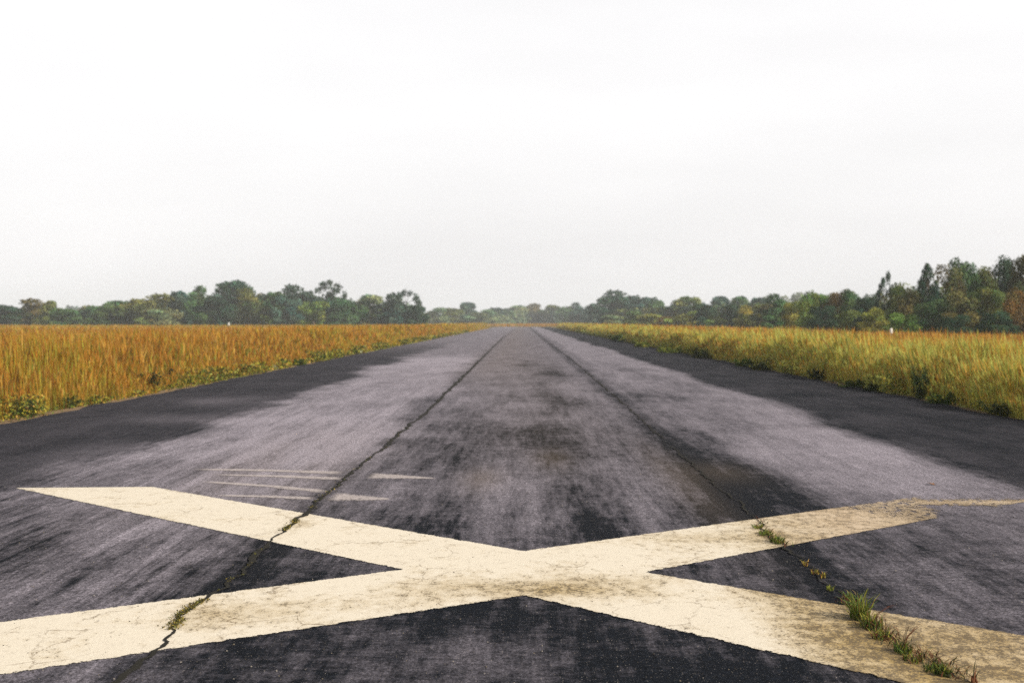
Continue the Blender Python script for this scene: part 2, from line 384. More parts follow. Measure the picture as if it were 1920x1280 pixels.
db(1250, 1010, 0.8, 0.35, 0.30); db(1330, 1080, .4, .3, 0.15); db(470, 1145, 0.35, 0.3, 0.26); db(380, 1160, 0.2, 0.35, 0.36)
db(560, 985, 0.15, 0.3, 0.4); db(650, 1130, 0.6, 0.3, 0.22)
dirt += 0.80 * sstep(1.05, 1.55, x) * (y < 8.6) + 0.55 * sstep(0.9, 2.1, x) * (y > 8.6)
for q_ in ((1440, 1003), (1612, 1165), (1650, 1200), (1700, 1235), (1760, 1265)): db(*q_, 0.10, 0.16, 0.35)
db(1225, 1150, 0.35, 0.3, -0.3); db(1300, 990, .5, .2, -.15)
pale = 0.75 * sstep(1.6, 2.6, x) * (y > 9) + 0.25 * sstep(1.3, 2.4, x) * (y < 8.6)
cover = np.clip(0.30 + EU * 11, 0, 1.55)
right = (x > 1.5) & (y > 9.5)
cv = 1.55 - 1.0 * sstep(2.3, 2.95, x + (y - 11.2) * 0.5)
cut = sstep(3.25, 3.45, x - (y - 11.0) * 0.15)
stripm = np.exp(-((y - 11.80 - 0.02 * (x - 4)) / 0.26) ** 2) * sstep(3.0, 3.5, x) * 0.68
stripm = np.maximum(stripm, 0.55 * np.exp(-((y - 11.45) / 0.32) ** 2) * sstep(3.7, 4.2, x))
cov_r = np.maximum(cv * (1 - cut), stripm)
cover = np.where(right, np.minimum(cover, cov_r), cover)
v = np.stack([x, y, np.full(len(x), 0.004)], 1)
tag(obj('painted_cross', mesh_np('painted_cross', v, FF, M_PAINT, {'dirt': dirt, 'cover': cover, 'pale': pale})),
    'huge worn cream white cross painted across the dark asphalt runway', 'runway marking')

# faint pale scrapes beyond the cross (tapering strokes on the asphalt)
def scrape(pts, w0, w1, label):
    pts = [np.array(G(a, b)[:2]) for a, b in pts]
    n = 40; tt = np.linspace(0, 1, n)
    seg = np.linspace(0, 1, len(pts))
    cx = np.interp(tt, seg, [q[0] for q in pts]); cy = np.interp(tt, seg, [q[1] for q in pts])
    wd = (w0 + (w1 - w0) * tt) * (0.8 + 0.4 * np.array([random.random() for _ in tt]))
    rows = [np.stack([cx, cy + o * wd / 2, np.full(n, 0.0045)], 1) for o in (-1, -0.5, 0.5, 1)]
    v = np.concatenate(rows); f = []
    for r in range(3):
        i = np.arange(n - 1) + r * n; f.append(np.stack([i, i + 1, i + n + 1, i + n], 1))
    endf = np.minimum(1, np.minimum(tt * 8, (1 - tt) * 14))
    cov = np.concatenate([endf * c for c in (0.0, 1, 1, 0.0)])
    o = obj('paint_scrape', mesh_np('paint_scrape', v, f, M_SCRAPE, {'cover': cov}))
    tag(o, label, 'scrape mark', 'pale scrape marks on the asphalt')
scrape([(690, 892), (750, 894), (817, 897)], 0.66, 0.10, 'pale pointed scrape just right of the left crack, the farther of two')
scrape([(618, 931), (680, 934), (732, 936)], 0.66, 0.10, 'pale pointed scrape touching the left crack just beyond the upper left cross arm')
scrape([(360, 880), (500, 882), (645, 887)], 0.16, 0.30, 'long thin pale scrape left of the left crack, farthest of four')
scrape([(400, 890), (520, 893), (645, 898)], 0.14, 0.30, 'long thin pale scrape left of the left crack, second farthest of four')
scrape([(375, 903), (500, 911), (612, 922)], 0.14, 0.26, 'long thin pale scrape left of the left crack, slanting towards the viewer')
scrape([(405, 929), (500, 931), (590, 935)], 0.12, 0.22, 'thin pale scrape left of the left crack, nearest to the upper left cross arm')

# ------------------------------------------------------------------ the two long cracks
def crack(pts, wbase, label, wfar, seed, gaps=0.0):
    g = [G(*q) for q in pts]
    d = [4.5]
    while d[-1] < 150: d.append(d[-1] + 0.018 * (d[-1] / 6) ** 1.3)
    d = np.array(d); gx = np.interp(d, [q[1] for q in g], [q[0] for q in g])
    j = (fbm(d * 1.1, d * 0, seed, 3) - 0.5) * 0.09 + (fbm(d * 7, d * 0, seed + 5, 4) - 0.5) * 0.085
    j *= sstep(60, 20, d) * 0.6 + 0.4
    wd = wbase * (0.35 + 1.5 * fbm(d * 3.0, d * 0, seed + 9, 4) ** 1.5 * 1.4) * (1 + wfar * sstep(9, 40, d))
    cv = 1.15 - gaps * sstep(0.45, 0.65, fbm(d * 0.8, d * 0, seed + 21, 3))
    n = len(d); rows, cov = [], []
    for o, c in ((-1.6, 0.0), (-0.5, 1), (0.5, 1), (1.6, 0.0)):
        rows.append(np.stack([gx + j + o * wd / 2, d, np.full(n, 0.008)], 1)); cov.append(cv * c)
    f = []
    for r in range(3):
        i = np.arange(n - 1) + r * n; f.append(np.stack([i, i + n, i + n + 1, i + 1], 1)[:, ::-1])
    o = obj('pavement_crack', mesh_np('pavement_crack', np.concatenate(rows), f, M_CRACK, {'cover': np.concatenate(cov)}))
    tag(o, label, 'crack', 'long cracks along the runway')
    return d, gx + j
LC = [(215, 1279), (292, 1215), (340, 1168), (395, 1122), (515, 1012), (575, 960), (640, 905), (720, 838), (800, 772), (880, 695), (958, 618)][::-1]
RC = [(1790, 1270), (1745, 1240), (1690, 1210), (1625, 1158), (1545, 1085), (1470, 1022), (1415, 975), (1300, 872), (1200, 785), (1110, 706), (1055, 660), (1020, 638)][::-1]
ld_, lx_ = crack(LC[::-1], 0.026, 'deep jagged black crack running down the left of the runway and through the cross', 1.6, 31)
rd_, rx_ = crack(RC[::-1], 0.014, 'fainter weedy crack running down the right of the runway and through the cross', 1.2, 47, 0.75)

# ------------------------------------------------------------------ grass-blade builder (numpy)
def blades(base, hgt, wid, az, lean, prof, lev, colb, colt, tw=None):
    """base (n,3); strips of 4 levels; prof/lev (n,4); colours (n,3) at base and tip"""
    n = len(base)
    if tw is None: tw = rng.uniform(0, math.pi, n)
    ca, sa = np.cos(az), np.sin(az); ct, st = np.cos(tw), np.sin(tw)
    v = np.zeros((n, 7, 3), np.float32); c = np.zeros((n, 7, 3), np.float32)
    for k in range(4):
        t = lev[:, k]; off = lean * hgt * t ** 2
        px = base[:, 0] + ca * off; py = base[:, 1] + sa * off; pz = base[:, 2] + hgt * t * np.sqrt(np.clip(1 - (lean * t) ** 2 * 0.6, 0.1, 1))
        hw = wid * prof[:, k] / 2
        col = colb + (colt - colb) * t[:, None]
        if k < 3:
            for s_, q in ((-1, 2 * k), (1, 2 * k + 1)):
                v[:, q, 0] = px + s_ * hw * ct; v[:, q, 1] = py + s_ * hw * st; v[:, q, 2] = pz; c[:, q] = col
        else:
            v[:, 6, 0] = px; v[:, 6, 1] = py; v[:, 6, 2] = pz; c[:, 6] = col
    i = (np.arange(n) * 7)[:, None]
    q4 = np.concatenate([i + np.array([[0, 1, 3, 2]]), i + np.array([[2, 3, 5, 4]])])
    q3 = i + np.array([[4, 5, 6]])
    return v.reshape(-1, 3), [q4, q3], c.reshape(-1, 3)

RUST, GOLD, STRAW, YGREEN, GREEN, BROWN = (np.array(q) for q in
    ((0.37, 0.145, 0.024), (0.50, 0.245, 0.036), (0.54, 0.34, 0.085), (0.38, 0.33, 0.040), (0.12, 0.17, 0.028), (0.13, 0.065, 0.022)))
LIME = np.array((0.38, 0.41, 0.10))
def pick(w, cols):
    w = np.clip(np.stack(w, 1), 1e-4, None); w = np.cumsum(w / w.sum(1, keepdims=True), 1)
    r = rng.random(len(w))[:, None]; i = np.clip((r > w).sum(1), 0, len(cols) - 1)
    return np.stack(cols)[i]

def field(side, n_target):
    # samples in depth with density falling off with distance
    dd = np.geomspace(8, 340, 600)
    wdt = np.clip(0.48 * dd + 5 - HALF, 3, None) if side < 0 else np.clip(np.minimum(0.42 * dd + 5, 95) - HALF, 3, None)
    dens = wdt * np.where(dd < 20, 1, (20 / dd) ** 1.55)
    cdf = np.cumsum(dens * np.gradient(dd)); cdf /= cdf[-1]
    d = np.interp(rng.random(n_target), cdf, dd)
    wd = np.interp(d, dd, wdt)
    u = rng.random(n_target)
    near = rng.random(n_target) < 0.42
    off = np.where(near, u * np.minimum(2.6, wd), u * wd)
    x = side * (HALF + 0.30 + off) + (fbm(d * 0.5, d * 0, 60 + side, 3) - 0.5) * 0.5
    e = np.abs(x) - HALF
    z1 = fbm(x * 0.35, d * 0.12, 70 + side, 4); z2 = fbm(x * 1.3, d * 0.5, 80 + side, 3); z3 = fbm(x * .05, d * .03, 90 + side, 3)
    hgt = (0.45 + 0.62 * z2 + 0.30 * (z1 - 0.3) + 0.25 * rng.random(n_target)) * (0.22 + 0.78 * sstep(0.0, 1.3, e + 0.5 * (z2 - 0.5)))
    low = sstep(0.55, 0.72, fbm(x * 0.18, d * 0.10, 200 + side, 3)) * (rng.random(n_target) < 0.7)
    hgt = np.clip(hgt * 1.04 * (1 - 0.28 * low) * np.where(rng.random(n_target) < 0.03, 1.2, 1), 0.08, 1.38)
    hgt *= 1 - (0.14 if side < 0 else 0.34) * sstep(5, 22, e)
    stalk = rng.random(n_target) < 0.52
    hgt = np.where(stalk, hgt * 1.08, hgt * 0.82)
    far = np.clip(d / 20, 0.7, 9)
    wid = np.where(stalk, 0.0125, 0.0085) * far ** 0.95 * rng.uniform(0.6, 1.5, n_target)
    prof = np.where(stalk[:, None], np.array([[0.22, 0.22, 1.0, 0]]), np.array([[0.8, 1.0, 0.7, 0]]))
    lev = np.where(stalk[:, None], np.array([[0, 0.62, 0.80, 1.0]]), np.array([[0, 0.35, 0.7, 1.0]]))
    deep = sstep(0.6, 3.0 if side < 0 else 5.5, e)
    back = sstep(110, 220, d)
    if side < 0:
        ct = pick([1.1 + deep, 1.7 + 0 * d, 0.5 + 0 * d, 0.5 + 1.9 * sstep(0.5, 0.62, z1) * (1 - 0.5 * deep) + back * 2.0, 0.15 + 0.3 * (1 - deep) + back * .4, 0.28 + 0.4 * sstep(0.6, 0.4, z2)],
                  [RUST, GOLD, STRAW, YGREEN, GREEN, BROWN])
        cb = pick([0.35 + 0 * d, 0.5 + 0 * d, 0.25 + 0 * d, 1.4 + 0 * d, 0.8 + 0 * d, 0.45 + 0 * d], [RUST, GOLD, STRAW, YGREEN, GREEN, BROWN])
    else:
        ct = pick([0.55 + 3.0 * deep, 0.85 + 0.3 * deep, 0.6 - 0.45 * deep, 0.6 - 0.35 * deep, (1.9 + 1.6 * sstep(0.5, 0.62, z1)) * (1 - 0.85 * deep), 0.5 - 0.3 * deep, 0.2 + 1.5 * deep],
                  [RUST, GOLD, STRAW, YGREEN, LIME, GREEN, BROWN])
        cb = pick([0.15 + 0 * d, 0.25 + 0 * d, 0.3 + 0 * d, 0.8 + 0 * d, 1.6 + 0 * d, 0.6 + 0 * d, 0.2 + 0 * d], [RUST, GOLD, STRAW, YGREEN, LIME, GREEN, BROWN])
    br = rng.uniform(0.7, 1.3, (n_target, 1)); ct = ct * br * (1.22 if side > 0 else 1.05); cb = cb * br * (1.15 if side > 0 else 1) * (1.1 if side < 0 else 1.3)  # colours lifted, most at right bases, to make up for light lost to self-shadow
    base = np.stack([x, d, np.full(n_target, -0.05)], 1)
    az = rng.normal(math.pi * (0.9 if side < 0 else 0.9), 1.1, n_target); lean = np.abs(rng.normal(0.10, 0.14, n_target)).clip(0, 0.6)
    v, f, c = blades(base, hgt, wid, az, lean, prof, lev, cb, ct, rng.normal(0, 0.7, n_target))
    return mesh_np('tall_grass', v, f, M_GRASS, {'col': c})
tag(obj('tall_grass', field(-1, 570000)), 'tall rusty orange grass covering the field left of the runway', 'grass', kind='stuff')
tag(obj('tall_grass', field(1, 520000)), 'tall yellow green grass with rusty tops covering the field right of the runway', 'grass', kind='stuff')
# grass beyond the runway's end
n = 30000
d = 431 + 210 * rng.random(n) ** 1.3; x = rng.uniform(-0.1, 0.1, n) * d
hg = rng.uniform(0.5, 1.0, n); stalk = np.ones(n, bool)
v, f, c = blades(np.stack([x, d, np.full(n, -0.05)], 1), hg, rng.uniform(0.12, 0.3, n), rng.uniform(0, 6.3, n), np.abs(rng.normal(0.1, 0.1, n)),
                 np.tile([[0.5, 0.6, 1.0, 0]], (n, 1)), np.tile([[0, .5, .8, 1]], (n, 1)),
                 pick([np.ones(n), np.ones(n)], [YGREEN, GOLD]), pick([np.ones(n), np.ones(n) * 1.2, np.ones(n) * 0.6], [RUST, GOLD, YGREEN]), rng.normal(0, .5, n))
tag(obj('distant_grass', mesh_np('distant_grass', v, f, M_GRASS, {'col': c})), 'rusty grass closing off the far end of the runway', 'grass', kind='stuff')

# low green growth along both asphalt edges
def leaf_quads(cen, nrm_bias, size, col, aspect=1.6):
    n = len(cen)
    a = rng.normal(size=(n, 3)); 
    nn = rng.normal(size=(n, 3)) * 0.8 + nrm_bias; nn /= np.linalg.norm(nn, axis=1, keepdims=True) + 1e-9
    u = np.cross(nn, a); u /= np.linalg.norm(u, axis=1, keepdims=True) + 1e-9
    w = np.cross(nn, u)
    s = size[:, None]
    p0, p1, p2, p3 = cen - u * s * aspect / 2, cen + w * s / 2, cen + u * s * aspect / 2, cen - w * s / 2
    v = np.stack([p0, p1, p2, p3], 1).reshape(-1, 3)
    i = (np.arange(n) * 4)[:, None] + np.array([[0, 1, 2, 3]])
    c = np.repeat(col, 4, axis=0)
    return v, i, c
def verge_growth(side, n):
    dd = np.geomspace(9, 200, 400); cdf = np.cumsum(np.gradient(dd) * (20 / np.maximum(dd, 20)) ** 0.9); cdf /= cdf[-1]
    d = np.interp(rng.random(n), cdf, dd)
    patch = fbm(d * 0.45, d * 0, 100 + side, 4)
    e = np.abs(rng.normal(0, 0.28, n)) + 0.12 - 0.16 * sstep(0.5, 0.7, patch)
    x = side * (HALF + e)
    keep = rng.random(n) < (0.10 + 1.0 * sstep(0.42, 0.62, patch))
    d, x, patch, e = d[keep], x[keep], patch[keep], e[keep]; n = len(d)
    top = 0.06 + 0.30 * sstep(0.45, 0.7, patch) + 0.12 * np.clip(e, 0, 1)
    z = -0.02 + rng.random(n) * top
    size = 0.017 * (np.maximum(d, 20) / 20) ** 0.8 * rng.uniform(0.6, 1.6, n)
    DK = np.array((0.028, 0.048, 0.016))
    r_ = 1.0 if side > 0 else 0.0
    col = pick([0.8 + 0 * d, 1.0 - 0.65 * r_ + 0 * d, 0.7 + .3 * r_ + 0 * d, 0.35 - .15 * r_ + 0 * d, .25 + 0 * d, 1.3 * r_ + 0.15 + 0 * d], [GREEN, DK, YGREEN, BROWN, STRAW, LIME]) * rng.uniform(0.7, 1.3, (n, 1))
    v, i, c = leaf_quads(np.stack([x, d, z], 1), np.array([0, 0, 0.6]), size, col, 2.2)
    return mesh_np('verge_weeds', v, [i], M_WEED, {'col': c})
tag(obj('verge_weeds', verge_growth(-1, 45000)), 'low dark green weeds fringing the left asphalt edge', 'weeds', kind='stuff')
tag(obj('verge_weeds', verge_growth(1, 70000)), 'low green weeds fringing the right asphalt edge', 'weeds', kind='stuff')

# ------------------------------------------------------------------ weed clumps standing on the verge
def weed_clump(px, py, hpx, wpx, col, label, pale=0.0, spiky=0.0):
    g = G(px, py, -0.05); d = g[1]; h = hpx / F * d; wd = wpx / F * d
    r0 = empty('weed_clump', g); n = int(2600)
    # leafy dome on a few stems
    nst = 18; sx = rng.normal(0, 0.28, nst) * wd; sy = rng.normal(0, 0.28, nst) * wd; sh = h * rng.uniform(0.3, 1.0, nst)
    k = rng.integers(0, nst, n); t = rng.random(n) ** 0.7
    cen = np.stack([sx[k] * (0.3 + 0.9 * t), sy[k] * (0.3 + 0.9 * t), sh[k] * t], 1)
    cen[:, :2] += rng.normal(size=(n, 2)) * wd * 0.16 * (1.15 - t)[:, None]; cen[:, 2] = np.abs(cen[:, 2] + rng.normal(size=n) * h * 0.04) 
    cl = np.array(col)[None] * rng.uniform(0.55, 1.5, (n, 1))
    cl = np.where((rng.random(n) < 0.15)[:, None], YGREEN[None] * 0.8, cl)
    v, i, c = leaf_quads(cen, np.array([0, 0, 0.5]), np.full(n, 0.0007 * d) * rng.uniform(0.7, 1.5, n), cl, 2.4)
    obj('foliage', mesh_np('foliage', v, [i], M_WEED, {'col': c}), r0)
    base = np.zeros((nst * 3, 3)); kk = np.arange(nst * 3) % nst
    az = np.arctan2(sy[kk], sx[kk]) + rng.normal(0, .15, nst * 3); ln = np.clip(np.hypot(sx[kk], sy[kk]) / sh[kk], 0.05, 0.8)
    v, f, c = blades(base, sh[kk] * rng.uniform(0.8, 1.12, nst * 3), np.full(nst * 3, 0.0007 * d), az, ln, np.tile([[1, .9, .7, 0]], (nst * 3, 1)), np.tile([[0, .35, .7, 1]], (nst * 3, 1)),
                     np.tile(np.array(col) * 1.3, (nst * 3, 1)), np.tile(np.array(col) * 1.6 + 0.02, (nst * 3, 1)))
    obj('stems', mesh_np('stems', v, f, M_WEED, {'col': c}), r0)
    tag(r0, label, 'weed', 'weed clumps along the runway edges')
DKG, MG, LG, PALE = (0.034, 0.052, 0.018), (0.06, 0.10, 0.022), (0.13, 0.17, 0.03), (0.46, 0.47, 0.33)
for a in [
    (30, 785, 40, 60, DKG, 'dark weed clump at the far left end of the left grass edge'),
    (110, 768, 34, 60, DKG, 'second dark weed clump in from the left picture edge'),
    (182, 752, 42, 60, DKG, 'dark weed clump just left of the blackest one on the left edge'),
    (255, 739, 50, 75, (0.016, 0.024, 0.012), 'widest and blackest weed clump on the left asphalt edge'),
    (345, 718, 22, 40, MG, 'low green weed clump between the blackest clump and the pale one, left edge'),
    (418, 706, 24, 26, MG, 'bright green weed clump right beside a pale yellow one, left edge'),
    (444, 704, 26, 24, (0.30, 0.30, 0.09), 'pale yellow weed clump on the left edge'),
    (510, 694, 11, 22, PALE, 'small whitish weed clump hugging the left asphalt edge'),
    (560, 686, 14, 30, MG, 'small green weed clump just beyond the whitish one, left edge'),
    (668, 664, 9, 18, PALE, 'tiny whitish weed clump farthest along the left edge'),
    (1160, 641, 14, 20, MG, 'small green weed clump farthest along the right edge'),
    (1205, 652, 13, 26, LG, 'light green weed clump beyond the lone dark bush, right edge'),
    (1260, 663, 14, 30, LG, 'yellowish weed clump just beyond the lone dark bush, right edge'),
    (1313, 673, 22, 20, DKG, 'lone dark rounded bush by the middle of the right edge'),
    (1396, 689, 18, 34, MG, 'green weed clump between the two dark clumps, right edge'),
    (1430, 697, 18, 26, DKG, 'dark low weed clump where the right field begins to widen'),
    (1527, 714, 24, 18, DKG, 'narrow dark upright weed on the right asphalt edge'),
    (1600, 729, 18, 34, MG, 'low weed clump left of the tall dark weed, right edge'),
    (1640, 737, 18, 36, DKG, 'low dark weed clump just left of the tall dark weed, right edge'),
    (1732, 750, 70, 50, (0.036, 0.062, 0.020), 'tallest dark green weed standing out of the right grass'),
    (1768, 760, 26, 60, MG, 'broad green weed clump in front of the tallest dark weed'),
    (1880, 783, 32, 60, DKG, 'dark weed clump at the right picture edge beside the asphalt'),
]: weed_clump(*a)

# ------------------------------------------------------------------ grass tufts in the right-hand crack, moss in the left one
def tuft(px, py, hpx, wpx, nbl, cols, label, stalks=()):
    g = G(px, py); d = g[1]; h = hpx / F * d; wd = wpx / F * d
    n = nbl; rr_ = np.sqrt(rng.random(n)); ra_ = rng.uniform(0, 6.283, n)
    base = np.stack([wd * 0.34 * rr_ * np.cos(ra_), wd * 0.55 * rr_ * np.sin(ra_), np.full(n, 0.002)], 1)
    az = rng.uniform(0, 2 * math.pi, n); lean = rng.beta(2.2, 1.4, n) * 1.0
    hg = h * rng.uniform(0.3, 1.0, n)
    ct = pick([np.full(n, q[1]) for q in cols], [np.array(q[0]) for q in cols]); cb = ct * 0.7 + BROWN * 0.2
    v, f, c = blades(base, hg, np.full(n, 0.0064) * rng.uniform(0.6, 1.3, n), az, lean, np.tile([[.8, 1, .7, 0]], (n, 1)), np.tile([[0, .33, .68, 1]], (n, 1)), cb, ct * rng.uniform(.7, 1.3, (n, 1)))
    o = obj('grass_tuft', mesh_np('grass_tuft', v, f, M_WEED, {'col': c}), None, g)
    tag(o, label, 'grass tuft', 'grass tufts growing in the right crack')
    for (dx, hp, ln, col, head) in stalks:
        L = hp / F * d; m = 5
        b = np.array([[0.0, 0, 0.002]] * m) + rng.normal(0, 0.003, (m, 3)) * np.array([1, 1, 0])
        v, f, c = blades(b, np.full(m, L) * rng.uniform(0.9, 1, m), np.full(m, 0.004), np.full(m, 0 if dx > 0 else math.pi) + rng.normal(0, .12, m), np.full(m, ln),
                         np.tile([[.6, .6, head, 0]], (m, 1)), np.tile([[0, .5, .78, 1]], (m, 1)), np.tile(np.array(col) * .7, (m, 1)), np.tile(col, (m, 1)), np.linspace(0, 2.6, m))
        obj('seed_stalk', mesh_np('seed_stalk', v, f, M_WEED, {'col': c}), o)
YG, GG, RD, DK = (0.26, 0.27, 0.035), (0.09, 0.16, 0.03), (0.16, 0.06, 0.03), (0.03, 0.045, 0.015)
T1 = [(YG, 1.2), (GG, 1.2), (RD, .4)]; T2 = [(YG, 1), (GG, .8), (RD, 1.2), (DK, .8)]; T3 = [(GG, 1.2), (DK, 1.0), (YG, .5)]; T4 = [(YG, .8), (RD, .6), (STRAW, .6)]
for a in [
    (1420, 990, 10, 26, 60, T1, 'small bright green tuft, farthest of the row on the upper right cross arm'),
    (1436, 1003, 13, 36, 110, T3, 'green grass tuft in the middle of the row on the upper right cross arm'),
    (1457, 1018, 18, 40, 130, T3, 'fullest green tuft, nearest of the row on the upper right cross arm'),
    (1510, 1061, 16, 14, 26, T4, 'tiny yellowish tuft in dark asphalt just below the upper right arm'),
    (1528, 1076, 12, 26, 34, T4, 'brown and yellow tuft in dark asphalt, left of two close together'),
    (1543, 1083, 14, 18, 26, T4, 'brown and yellow tuft in dark asphalt, right of two close together'),
    (1557, 1107, 12, 22, 26, T1, 'sparse green tuft in dark asphalt just above the tallest grass tuft'),
    (1588, 1122, 16, 16, 40, [(GG, 2), ((.14, .24, .08), 1)], 'small fresh green tuft touching the upper side of the tallest grass tuft'),
    (1612, 1160, 56, 52, 150, T1, 'tallest grass tuft, bright yellow green blades in the lower right cross arm',
        ((1, 62, 0.25, YG, .9), (-1, 46, 0.75, GG, .8))),
    (1634, 1178, 34, 60, 130, T2, 'reddish green grass tuft directly below the tallest one', ((1, 62, 0.9, RD, .9),)),
    (1652, 1196, 22, 56, 110, T2, 'dark red and green tuft halfway down the weedy crack in the lower right arm'),
    (1692, 1224, 28, 44, 100, T3, 'dark green tuft with two tall thin reddish stalks', ((1, 66, 0.6, RD, 1.0), (1, 58, 0.22, (0.08, .05, .03), .8))),
    (1712, 1240, 18, 50, 90, T2, 'brownish low tuft beside the one with tall reddish stalks'),
    (1752, 1258, 18, 60, 110, T3, 'low dark green tuft near the bottom of the picture'),
    (1774, 1268, 30, 30, 60, T3, 'upright dark green tuft lowest in the weedy crack'),
    (1826, 1282, 34, 22, 12, [(RD, 1), (DK, 1)], 'thin bare stalks standing alone at the lower right corner', ((1, 50, 0.12, DK, .6),)),
]: tuft(*a)

def crack_moss():
    V, I, Cc, nb = [], [], [], 0
    for (y0, y1, n, sp, hh) in ((1004, 962, 560, 0.020, 0.012), (1205, 1120, 950, 0.020, 0.009), (955, 900, 160, 0.02, 0.014), (900, 800, 160, 0.03, 0.02), (1110, 1015, 120, 0.012, 0.006)):
        py = rng.uniform(y1, y0, n); d = F * H / (py - VY)
        keep = fbm(d * 9, d * 0, 140, 2) > 0.46; d = d[keep]; n = len(d)
        x = np.interp(d, ld_, lx_) + rng.normal(0, sp, n)
        z = 0.008 + rng.random(n) * hh
        col = pick([np.ones(n), np.ones(n) * 1.2, np.ones(n) * .8], [np.array((.28, .22, .05)), np.array((.07, .06, .025)), np.array((.11, .12, .03))]) * rng.uniform(.6, 1.3, (n, 1))
        v, i, c = leaf_quads(np.stack([x, d, z], 1), np.array([0, 0, .5]), rng.uniform(.004, .0105, n), col, 1.8)
        V.append(v); I.append(i + nb); nb += len(v); Cc.append(c)
    return mesh_np('crack_moss', np.concatenate(V), I, M_WEED, {'col': np.concatenate(Cc)})
tag(obj('crack_moss', crack_moss()), 'yellow green moss filling the left crack where it splits the cross', 'moss', kind='stuff')

def crack_litter():
    n = 520; py = np.concatenate([rng.uniform(1118, 1279, 420), rng.uniform(978, 1028, 100)]); d = F * H / (py - VY)
    x = np.interp(d, rd_, rx_) + rng.normal(0, 1, n) * np.where(py > 1100, 0.034, 0.018)
    d = d + rng.normal(0, 0.03, n)
    col = pick([np.ones(n) * 1.2, np.ones(n) * 0.9, np.ones(n) * .4, np.ones(n) * .9], [np.array(RD), np.array(DK), np.array((.10, .13, .03)), np.array((.30, .21, .09))]) * rng.uniform(.6, 1.3, (n, 1))
    v, f, c = blades(np.stack([x, d, np.full(n, 0.006)], 1), rng.uniform(0.015, 0.075, n), rng.uniform(0.003, 0.007, n), rng.uniform(0, 6.3, n), rng.uniform(0.85, 1.25, n),
                     np.tile([[.8, 1, .7, 0]], (n, 1)), np.tile([[0, .33, .68, 1]], (n, 1)), col * .8, col)
    return mesh_np('crack_litter', v, f, M_WEED, {'col': c})
tag(obj('crack_litter', crack_litter()), 'creeping stems and dead blades lying flat along the right crack', 'weeds', kind='stuff')

# loose grit on the near asphalt
n = 3500
d = 5 + 9 * rng.random(n) ** 1.2; x = rng.uniform(-0.42, 0.42, n) * d
s = rng.gamma(2.0, 0.0010, n).clip(0.001, 0.006)
tet = np.array([(-1, -.6, 0), (1, -.5, 0), (.2, 1, 0), (-.2, -.1, 1.0), (.5, .2, .8)])
ang = rng.uniform(0, 6.3, n); ca, sa = np.cos(ang)[:, None], np.sin(ang)[:, None]
tx = tet[None, :, 0] * ca - tet[None, :, 1] * sa; ty = tet[None, :, 0] * sa + tet[None, :, 1] * ca
v = np.stack([x[:, None] + tx * s[:, None], d[:, None] + ty * s[:, None], 0.003 + tet[None, :, 2] * s[:, None]], 2).reshape(-1, 3)
i = (np.arange(n) * 5)[:, None]
f3 = np.concatenate([i + np.array([q]) for q in ([0, 1, 3], [1, 4, 3], [1, 2, 4], [2, 0, 3], [2, 3, 4])])
gc = pick([np.ones(n), np.ones(n) * .8, np.ones(n) * 1.0], [np.array((.22, .20, .18)), np.array((.14, .12, .09)), np.array((.04, .035, .03))])
tag(obj('loose_grit', mesh_np('loose_grit', v, [f3], m_leafy('grit_stone', 0.0), {'col': np.repeat(gc, 5, 0)})), 'fine loose grit scattered over the near asphalt', 'grit', kind='stuff')

# one dead leaf
def dead_leaf(px, py, s, rz, label):
    out = [(0, -1), (.35, -.7), (.55, -.2), (.95, .05), (.5, .3), (.55, .75), (.15, .65), (0, 1.1), (-.2, .6), (-.6, .7), (-.45, .25), (-.9, 0), (-.5, -.25), (-.3, -.7)]
    v = [(0, 0, 0.006 / s)] + [(a, b, 0.10 + 0.35 * abs(a) ** 1.5 + 0.1 * max(b, 0)) for a, b in out]
    v = np.array(v) * s; k = len(out)
    f = np.array([[0, 1 + j, 1 + (j + 1) % k] for j in range(k)])
    o = obj('dead_leaf', mesh_np('dead_leaf', v, [f], M_DEAD), None, G(px, py, 0.002)); o.rotation_euler = (0.1, 0.15, rz)
    st = np.array([(-.004, -.9 * s, .1 * s), (.004, -.9 * s, .1 * s), (.003, -1.7 * s, .25 * s), (-.003, -1.7 * s, .25 * s)])
    obj('leaf_stem', mesh_np('leaf_stem', st, [np.array([[0, 1, 2, 3]])], M_DEAD), o)
    tag(o, label, 'leaf')
dead_leaf(1746, 908, 0.045, 0.6, 'small orange brown dead leaf lying on the asphalt beyond the right cross arm')

